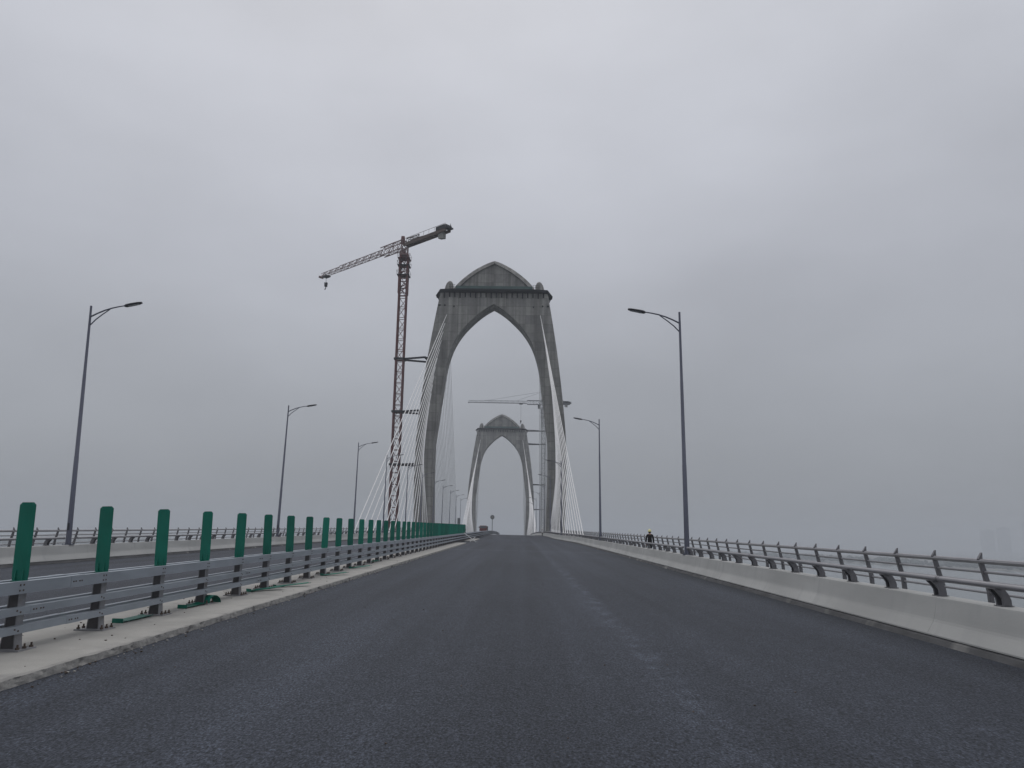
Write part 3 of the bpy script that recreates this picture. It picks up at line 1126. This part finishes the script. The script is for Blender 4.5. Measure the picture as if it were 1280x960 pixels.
# ------------------------------------------------------------------ stay cables
def leg_mid(z):
    return (interp(OUT, z) + interp(INN, z)) / 2 if z < 48 else 13.3 - (z - 46.3) * .168
def fan(tower_y, xt, dz, ys_deck, front, s, name):
    rad = .074 if front else .052
    n = len(ys_deck)
    for i, yd in enumerate(ys_deck):
        t = i / (n - 1)
        z = 56.2 - 38.0 * t
        h = 3.1 + 0.6 * max(0, (60 - z) / 100.0)
        top = Vector((xt + s * leg_mid(z), tower_y + (-h if front else h), z + dz))
        bot = P(s * (15.6 - 1.9 * max(0.0, 1 - abs(yd - tower_y) / 76.0)), yd, .3)
        mb = MB()
        d = (top - bot).normalized()
        mb.path([bot, top], rad, 6, 0, False)
        mb.path([bot - d * .3, bot + d * 1.6], rad * 1.5, 6, 0, True)
        o = build('stay_cable', mb, CABLE, None, bot, smooth=True)
        end = 'outermost' if i == 0 else ('innermost' if i == n - 1 else ORD[i] + ' from the outside')
        tag(o, 'white stay cable, %s of the %s' % (end, name), 'stay cable', 'stay cables of the ' + name)
def seq(a, b, n):
    return [a + (b - a) * i / (n - 1) for i in range(n)]
for s, sn in ((-1, 'left'), (1, 'right')):
    fan(Y1, XT1, 0, seq(106, 181.0, 18), True, s, '%s front fan of the near tower' % sn)
    fan(Y1, XT1, 0, seq(300, 198, 22), False, s, '%s rear fan of the near tower' % sn)
    fan(Y2, XT2, DZ2, seq(319, 421, 24), True, s, '%s front fan of the far tower' % sn)
    fan(Y2, XT2, DZ2, seq(513, 439, 18), False, s, '%s rear fan of the far tower' % sn)

# ------------------------------------------------------------------ tower cranes
def lattice(mb, p, q, w, h, bay, chord, diag, up=Vector((0, 0, 1)), m=0, tri=False):
    """square (or triangular) lattice girder from p to q; w across, h along 'up'"""
    p, q = Vector(p), Vector(q)
    d = (q - p).normalized()
    sd = d.cross(up).normalized()
    up = sd.cross(d).normalized()
    if tri:
        cs = [sd * (-w / 2), sd * (w / 2), up * h]
        faces = [(0, 2), (1, 2), (0, 1)]
    else:
        cs = [sd * (-w / 2) - up * (h / 2), sd * (w / 2) - up * (h / 2), sd * (w / 2) + up * (h / 2), sd * (-w / 2) + up * (h / 2)]
        faces = [(0, 1), (1, 2), (2, 3), (3, 0)]
    for c in cs:
        mb.beam(p + c, q + c, chord, chord, m)
    L = (q - p).length
    n = max(1, int(round(L / bay)))
    for i in range(n):
        a, b = p + d * (L * i / n), p + d * (L * (i + 1) / n)
        for k, (i0, i1) in enumerate(faces):
            if (i + k) % 2:
                mb.beam(a + cs[i0], b + cs[i1], diag, diag, m)
            else:
                mb.beam(a + cs[i1], b + cs[i0], diag, diag, m)
            mb.beam(a + cs[i0], a + cs[i1], diag, diag, m)

def make_crane(base, ztop, heading, jib_len, ctr_len, name_label, cols, ties, hook_at, hook_drop, head='flat'):
    mast_c, jib_c, ctr_c, dark = cols
    b = Vector(base)
    root = thing('tower_crane', name_label, 'crane', b, 'tower cranes beside the bridge towers')
    top = Vector((b.x, b.y, ztop))
    mb = MB()
    lattice(mb, b, top - Vector((0, 0, 3.2)), 1.85, 1.85, 2.8, .33, .13, Vector((0, 1, 0)))
    build('mast', mb, mast_c, root, b)
    mb = MB()
    lattice(mb, top - Vector((0, 0, 13.5)), top - Vector((0, 0, 4.0)), 2.12, 2.12, 1.9, .30, .16, Vector((0, 1, 0)))
    build('climbing_frame', mb, mast_c, root, top - Vector((0, 0, 16)))
    for dz in (-4.1, -6.0, -8.6):
        mb = MB()
        r = 1.85
        z = ztop + dz
        mb.box((b.x, b.y, z), (3.1, 3.1, .12))
        for sx in (-1, 1):
            for sy in (-1, 1):
                mb.beam((b.x + sx * 1.52, b.y + sy * 1.52, z), (b.x + sx * 1.58, b.y + sy * 1.58, z + 1.1), .07)
        for sx in (-1, 1):
            mb.beam((b.x + sx * 1.56, b.y - 1.56, z + 1.05), (b.x + sx * 1.56, b.y + 1.56, z + 1.05), .06)
            mb.beam((b.x - 1.56, b.y + sx * 1.56, z + 1.05), (b.x + 1.56, b.y + sx * 1.56, z + 1.05), .06)
            mb.beam((b.x + sx * 1.1, b.y, z - 1.1), (b.x + sx * 1.5, b.y, z), .12)
        build('work_platform', mb, dark if dz < -5 else mast_c, root, (b.x, b.y, z))
    mb = MB()
    mb.path([top - Vector((0, 0, 3.3)), top - Vector((0, 0, 2.8))], 1.2, 16)
    lattice(mb, top - Vector((0, 0, 2.8)), top - Vector((0, 0, .2)), 1.5, 1.5, 1.4, .2, .12, Vector((0, 1, 0)))
    build('slewing_unit', mb, jib_c, root, top - Vector((0, 0, 4)))
    hx = Vector((math.cos(heading), math.sin(heading), 0))
    sdv = Vector((-hx.y, hx.x, 0))
    up = Vector((0, 0, 1))
    mb = MB()
    a0 = top + hx * .3
    lattice(mb, a0, a0 + hx * 9, 1.5, 2.2, 1.9, .20, .11, up)
    lattice(mb, a0 + hx * 9 - up * .55, a0 + hx * (jib_len - 9) - up * .55, 1.35, 1.35, 1.6, .15, .085, up, 0, True)
    lattice(mb, a0 + hx * (jib_len - 9) - up * .55, a0 + hx * jib_len - up * .55, 1.3, 1.15, 1.6, .12, .075, up, 0, True)
    mb.beam(a0 + hx * jib_len - up * .55 - sdv * .7, a0 + hx * jib_len - up * .55 + sdv * .7, .4, .6)
    build('jib', mb, jib_c, root, a0)
    mb = MB()
    c0 = top - hx * .3
    for k in (-1, 1):
        mb.beam(c0 + sdv * .75 * k - up * .5, c0 - hx * ctr_len + sdv * .75 * k - up * .5, .28, .75)
    for i in range(int(ctr_len / 1.5)):
        mb.beam(c0 - hx * (1.5 * i + .4) - sdv * .75 - up * .5, c0 - hx * (1.5 * i + .4) + sdv * .75 - up * .5, .9, .14)
    for k in (-1, 1):                                           # walkway handrail
        for i in range(int(ctr_len / 2) + 1):
            mb.beam(c0 - hx * 2 * i + sdv * .95 * k, c0 - hx * 2 * i + sdv * .95 * k + up * 1.0, .06)
        mb.beam(c0 + sdv * .95 * k + up * 1.0, c0 - hx * ctr_len + sdv * .95 * k + up * 1.0, .07)
    lattice(mb, c0 - hx * 1.0 + up * .2, c0 - hx * 6.0 + up * .0, 1.3, 1.6, 1.6, .17, .1, up)
    build('counter_jib', mb, ctr_c, root, c0)
    for k in range(3):
        mb = MB()
        e = c0 - hx * (ctr_len - 1.6 - .56 * k)
        mb.beam(e - up * 1.55 - hx * .26, e - up * 1.55 + hx * .26, 1.1, 1.5 - .2 * k)
        build('counterweight', mb, CWT, root, e - up * 1.55)
    mb = MB()
    e = c0 - hx * (ctr_len - 1.6)
    mb.beam(e + hx * 2.2 + up * .55, e - hx * .9 + up * .55, 1.4, .95)
    mb.path([e - hx * 1.5 + up * .3 - sdv * .8, e - hx * 1.5 + up * .3 + sdv * .8], .55, 10)
    mb.beam(e - hx * 1.0 - up * .1, e - hx * 2.4 - up * .1, 2.0, .35)
    mb.beam(e - hx * 2.35 - up * .1, e - hx * 2.4 + up * .9, .12)
    build('winch_housing', mb, CDRK if head == 'flat' else dark, root, e)
    mb = MB()
    mb.box(top + hx * .9 + up * 1.3, (1.1, 1.1, 2.0), 0, (.8, .8))
    if head != 'flat':
        pk = top + up * 6.5
        for k in (-1, 1):
            mb.beam(top + sdv * .8 * k + up * .8, pk, .2)
            mb.beam(top - hx * 1.2 + sdv * .8 * k + up * .8, pk, .16)
        for dd in (.36, .74):
            mb.beam(pk, top + hx * jib_len * dd + up * .9, .09)
        mb.beam(pk, top - hx * (ctr_len - 1) + up * .2, .09)
    build('tower_head', mb, mast_c, root, top + up)
    cb = top + hx * 2.4 - up * 2.1 - sdv * 1.4
    mb = MB()
    mb.box(cb, (1.5, 1.5, 2.0), 0, (1.6, 1.6))
    cab = build('cab', mb, jib_c, root, cb)
    mb = MB()
    mb.box(cb + hx * .05 + up * .25, (1.62, 1.62, .9))
    build('cab_window', mb, GLASS, cab, cb)
    tr = a0 + hx * hook_at - up * .95
    mb = MB()
    mb.beam(tr - hx * 1.0, tr + hx * 1.0, 1.5, .35)
    build('trolley', mb, dark, root, tr)
    mb = MB()
    hk = tr - up * hook_drop
    for k in (-1, 1):
        mb.beam(tr + hx * .25 * k, hk + hx * .1 * k, .045)
    build('hoist_rope', mb, dark, root, tr)
    mb = MB()
    mb.box(hk - up * .4, (.7, .7, 1.2), 0, (.9, .5))
    mb.path([hk - up * 1.0, hk - up * 1.5, hk - up * 1.8 + hx * .3, hk - up * 1.6 + hx * .5], .12, 6)
    build('hook', mb, dark, root, hk)
    for z, pts in ties:                                          # horizontal A-frames tying the mast to the tower leg
        mb = MB()
        mp = Vector((b.x, b.y, z))
        for sx in (-1, 1):
            mb.beam(mp + Vector((sx * 1.2, -1.2, 0)), mp + Vector((sx * 1.2, 1.2, 0)), .35, .45)
            mb.beam(mp + Vector((-1.2, sx * 1.2, 0)), mp + Vector((1.2, sx * 1.2, 0)), .35, .45)
        p0, p1 = Vector(pts[0]) + Vector((0, 0, z)), Vector(pts[1]) + Vector((0, 0, z))
        sg = 1 if p0.x > b.x else -1
        mb.beam(mp + Vector((sg * 1.1, -.7, 0)), p0, .36, .42)
        mb.beam(mp + Vector((sg * 1.1, .7, 0)), p1, .36, .42)
        mb.beam(p0, p1, .4, .45)
        mb.beam(p0, p0 + Vector((sg * 1.6, 1.0, 0)), .3)
        build('wall_tie', mb, CDRK if head == 'flat' else dark, root, mp)
    return root

make_crane((-30.2, 189, rz(189) - 30), 75.8, math.atan2(26, -28.7), 37.5, 16.0,
           'red brown lattice tower crane left of the near bridge tower', (CRED, CWHT, CBRN, CDRK),
           [(45.3, ((-23.6, 186.2, 0), (-22.9, 191.8, 0))), (32.0, ((-24.9, 186.2, 0), (-24.2, 191.8, 0))), (19.0, ((-25.3, 186.2, 0), (-24.8, 191.8, 0)))],
           34.8, 2.0)
make_crane((13.3, 431, rz(430) - 32), 77.0, math.radians(181.5), 42, 14.5,
           'pale grey tower crane with a level jib beside the far bridge tower', (CGRY, CGRY, CGRY, CDRK),
           [(68.0 + DZ2 - 6, ((3.8, 427.5, 0), (3.8, 432.5, 0))), (61.0 + DZ2 - 6.5, ((4.2, 427.5, 0), (4.2, 432.5, 0))), (31.0, ((7.6, 427.5, 0), (7.9, 432.5, 0))), (17.5, ((8.0, 427.5, 0), (8.2, 432.5, 0)))],
           12.5, 9.5, head='peak')

# ------------------------------------------------------------------ people
def make_person(loc, rotz, label, jacket, trousers, helmet_mat, step):
    """one continuous skinned body (skin modifier evaluated to a mesh), helmet as a child"""
    V, E, Rr = [], [], []
    def add(p, r, par=None):
        V.append(p)
        Rr.append(r)
        if par is not None:
            E.append((par, len(V) - 1))
        return len(V) - 1
    pel = add((0, 0, .95), (.145, .105))
    wa = add((0, .0, 1.10), (.14, .10), pel)
    ch = add((0, .01, 1.30), (.17, .115), wa)
    nb = add((0, .0, 1.46), (.10, .075), ch)
    nk = add((0, .015, 1.53), (.052, .052), nb)
    hd = add((0, .025, 1.62), (.078, .088), nk)
    add((0, .02, 1.72), (.072, .082), hd)
    add((0, .125, 1.615), (.013, .016), hd)                      # nose
    for s in (-1, 1):
        add((s * .088, .0, 1.625), (.012, .02), hd)              # ears
        sh = add((s * .19, .0, 1.425), (.068, .068), nb)
        el = add((s * .245, -.03, 1.15), (.052, .052), sh)
        wr = add((s * .24, .05, .92), (.034, .038), el)
        pm = add((s * .235, .075, .845), (.024, .040), wr)
        for k in range(4):
            fy = .045 + .02 * k
            k1 = add((s * .235, fy, .79 - (.008 if k in (1, 2) else 0)), (.009, .009), pm)
            add((s * .215, fy + .008, .745 - (.01 if k in (1, 2) else 0)), (.008, .008), k1)
        t0 = add((s * .225, .115, .835), (.010, .010), pm)
        add((s * .212, .128, .795), (.009, .009), t0)
        st = step * s
        hp = add((s * .095, .0, .88), (.098, .098), pel)
        kn = add((s * .105, .03 + st * .5, .50), (.064, .066), hp)
        an = add((s * .11, st, .10), (.042, .046), kn)
        add((s * .12, st + .14, .035), (.042, .032), an)
    me = bpy.data.meshes.new('person_body')
    me.from_pydata(V, E, [])
    tmp = bpy.data.objects.new('person_build', me)
    COL.objects.link(tmp)
    sk = tmp.modifiers.new('skin', 'SKIN')
    sub = tmp.modifiers.new('sub', 'SUBSURF')
    sub.levels = sub.render_levels = 1
    for i, d in enumerate(me.skin_vertices[0].data):
        d.radius = Rr[i]
        d.use_root = (i == 0)
    dg = bpy.context.evaluated_depsgraph_get()
    nm = bpy.data.meshes.new_from_object(tmp.evaluated_get(dg))
    bpy.data.objects.remove(tmp)
    nm.name = 'person'
    nm.materials.clear()
    for mm in (SKIN, jacket, trousers, BLACK):
        nm.materials.append(mm)
    for p in nm.polygons:
        c = p.center
        if c.z > 1.56 and c.y < .055:
            p.material_index = 3
        elif c.z > 1.50 or (c.z < .90 and abs(c.x) > .19):
            p.material_index = 0
        elif c.z > .86 or abs(c.x) > .2:
            p.material_index = 1
        elif c.z > .11:
            p.material_index = 2
        else:
            p.material_index = 3
        p.use_smooth = True
    o = bpy.data.objects.new('person', nm)
    COL.objects.link(o)
    o.location = loc
    o.rotation_euler = (0, 0, rotz)
    WL[o.name] = Vector(loc)
    tag(o, label, 'person')
    mb = MB()
    rings = []
    for z, r in ((1.66, .135), (1.672, .14), (1.675, .115), (1.74, .108), (1.79, .082), (1.815, .04), (1.82, .005)):
        rings.append([(r * .92 * math.cos(a * PI / 6), .025 + r * 1.08 * math.sin(a * PI / 6) + (.03 if r > .13 and math.sin(a * PI / 6) > .3 else 0), z) for a in range(12)])
    mb.loft(rings)
    h = build('helmet', mb, helmet_mat, None, (0, 0, 0), smooth=True)
    h.parent = o
    return o
make_person(P(15.30, 51.5, .15), math.radians(8), 'worker in dark clothes and a yellow helmet walking behind the right barrier', JACK, TROU, YELL, .16)
make_person(P(12.2, 178, 0), math.radians(-160), 'tiny distant worker in a white top standing on the right side of the road', SHIRT, JACK, WHITE, .08)

# ------------------------------------------------------------------ small things far along the road
def make_truck(loc, label):
    r = thing('red_truck', label, 'truck', loc)
    l = Vector(loc)
    def q(x, y, z):
        return l + Vector((x, y, z))
    mb = MB()
    mb.hexa([q(-1.15, -1.0, .7), q(1.15, -1.0, .7), q(1.15, .9, .7), q(-1.15, .9, .7), q(-1.1, -.95, 1.9), q(1.1, -.95, 1.9), q(1.1, .9, 1.9), q(-1.1, .9, 1.9)])
    mb.hexa([q(-1.1, -.95, 1.902), q(1.1, -.95, 1.902), q(1.1, .9, 1.902), q(-1.1, .9, 1.902), q(-1.0, -.6, 2.75), q(1.0, -.6, 2.75), q(1.0, .9, 2.75), q(-1.0, .9, 2.75)])
    cab = build('cab', mb, TRED, r, q(0, 0, .7))
    mb = MB()
    mb.hexa([q(-.95, -.97, 1.98), q(.95, -.97, 1.98), q(.95, -.9, 1.98), q(-.95, -.9, 1.98), q(-.88, -.68, 2.62), q(.88, -.68, 2.62), q(.88, -.6, 2.62), q(-.88, -.6, 2.62)])
    build('windscreen', mb, GLASS, cab, q(0, -.9, 2))
    mb = MB()
    mb.box(q(0, 3.6, 1.75), (2.4, 5.0, 1.7))
    for k in range(6):
        for s in (-1, 1):
            mb.box(q(s * 1.23, 1.4 + k * .88, 1.75), (.06, .1, 1.7))
    build('cargo_box', mb, CDRK, r, q(0, 3.6, .9))
    mb = MB()
    mb.box(q(0, 2.5, .72), (.9, 7.0, .22))
    build('chassis', mb, BLACK, r, q(0, 2.5, .7))
    for s in (-1, 1):
        for yy in (0, 3.6, 5.0):
            mb = MB()
            mb.path([q(s * .82, yy, .5), q(s * 1.14, yy, .5)], .5, 16)
            w = build('wheel', mb, BLACK, r, q(s, yy, .5), smooth=True)
            mb = MB()
            mb.path([q(s * 1.1, yy, .5), q(s * 1.16, yy, .5)], .26, 12)
            build('rim', mb, CGRY, w, q(s, yy, .5))
        mb = MB()
        mb.box(q(s * .85, -1.02, 1.0), (.35, .06, .2))
        build('headlight', mb, WHITE, r, q(s * .85, -1, 1))
        mb = MB()
        mb.box(q(s * 1.3, -.8, 2.2), (.2, .08, .45))
        build('mirror', mb, BLACK, r, q(s * 1.3, -.8, 2.2))
    mb = MB()
    mb.box(q(0, -1.06, .62), (2.3, .16, .3))
    build('bumper', mb, CDRK, r, q(0, -1, .6))
    return r
make_truck(P(-4.0, 250, 0), 'small red truck with a dark load beyond the crest on the left carriageway')

# round sign on a post on the median
loc = P(-.7, 232, .1, False)
r = thing('round_sign', 'round dark sign on a thin post on the median beyond the crest', 'road sign', loc)
mb = MB()
mb.path([loc, loc + Vector((0, 0, 5.0))], .09, 8)
build('post', mb, SIGNG, r, loc, smooth=True)
mb = MB()
c = loc + Vector((0, -.12, 4.9))
mb.path([c + Vector((0, -.03, 0)), c + Vector((0, .03, 0))], .62, 20)
pf = build('sign_face', mb, SIGNG, r, c)
mb = MB()
mb.path([c + Vector((0, -.036, 0)), c + Vector((0, -.031, 0))], .42, 20)
build('sign_centre', mb, CWT, pf, c)
mb = MB()
mb.box(loc + Vector((0, 0, .35)), (.6, .6, .7), 0, (.4, .4))
build('base_block', mb, KERB, r, loc)

# rectangular signs seen side on at the left barrier
loc = P(-12.6, 262, 0)
r = thing('grey_sign', 'tall grey sign plate on a post beside the far left barrier', 'road sign', loc)
mb = MB()
mb.path([loc, loc + Vector((0, 0, 5.4))], .11, 8)
build('post', mb, SIGNG, r, loc, smooth=True)
mb = MB()
mb.box(loc + Vector((0, -.16, 4.4)), (.95, .06, 1.9))
build('sign_plate', mb, SIGNG, r, loc + Vector((0, -.16, 4.4)))

# white lamp housing at the end of the green panels
loc = P(0, 101.6, 1.0, False)
r = thing('warning_lamp', 'white warning lamp at the far end of the green panels', 'warning lamp', loc)
mb = MB()
mb.path([loc, loc + Vector((0, 0, .55))], .04, 8)
build('stem', mb, SIGNG, r, loc)
mb = MB()
mb.box(loc + Vector((0, 0, .75)), (.26, .16, .36), 0, (.2, .12))
build('housing', mb, WHITE, r, loc + Vector((0, 0, .75)))

# crossed white poles closing the gap in the median
loc = P(1.2, 93.8, 0)
r = thing('crossed_barricade', 'two crossed white poles standing at the gap in the median', 'barricade', loc)
for a, b_ in (((-.9, 0, 1.05), (.55, 0, .02)), ((-.15, -.1, .02), (.45, .1, .62))):
    mb = MB()
    mb.path([loc + Vector(a), loc + Vector(b_)], .045, 8)
    build('pole', mb, WHITE, r, loc + Vector(b_), smooth=True)

# ------------------------------------------------------------------ haze
def haze():
    mb = MB()
    mb.box((0, 1800, (ZW - 1 + 92) / 2), (10200, 8200, 92 - (ZW - 1)))
    m = bpy.data.materials.new('haze')
    m.use_nodes = True
    t = m.node_tree
    t.nodes.clear()
    o = t.nodes.new('ShaderNodeOutputMaterial')
    v = t.nodes.new('ShaderNodeVolumePrincipled')
    v.inputs['Density'].default_value = 0.0005
    v.inputs['Color'].default_value = (0.77, 0.80, 0.845, 1)
    v.inputs['Anisotropy'].default_value = 0.0
    t.links.new(v.outputs[0], o.inputs['Volume'])
    return build('haze', mb, m, kind='stuff')
haze()
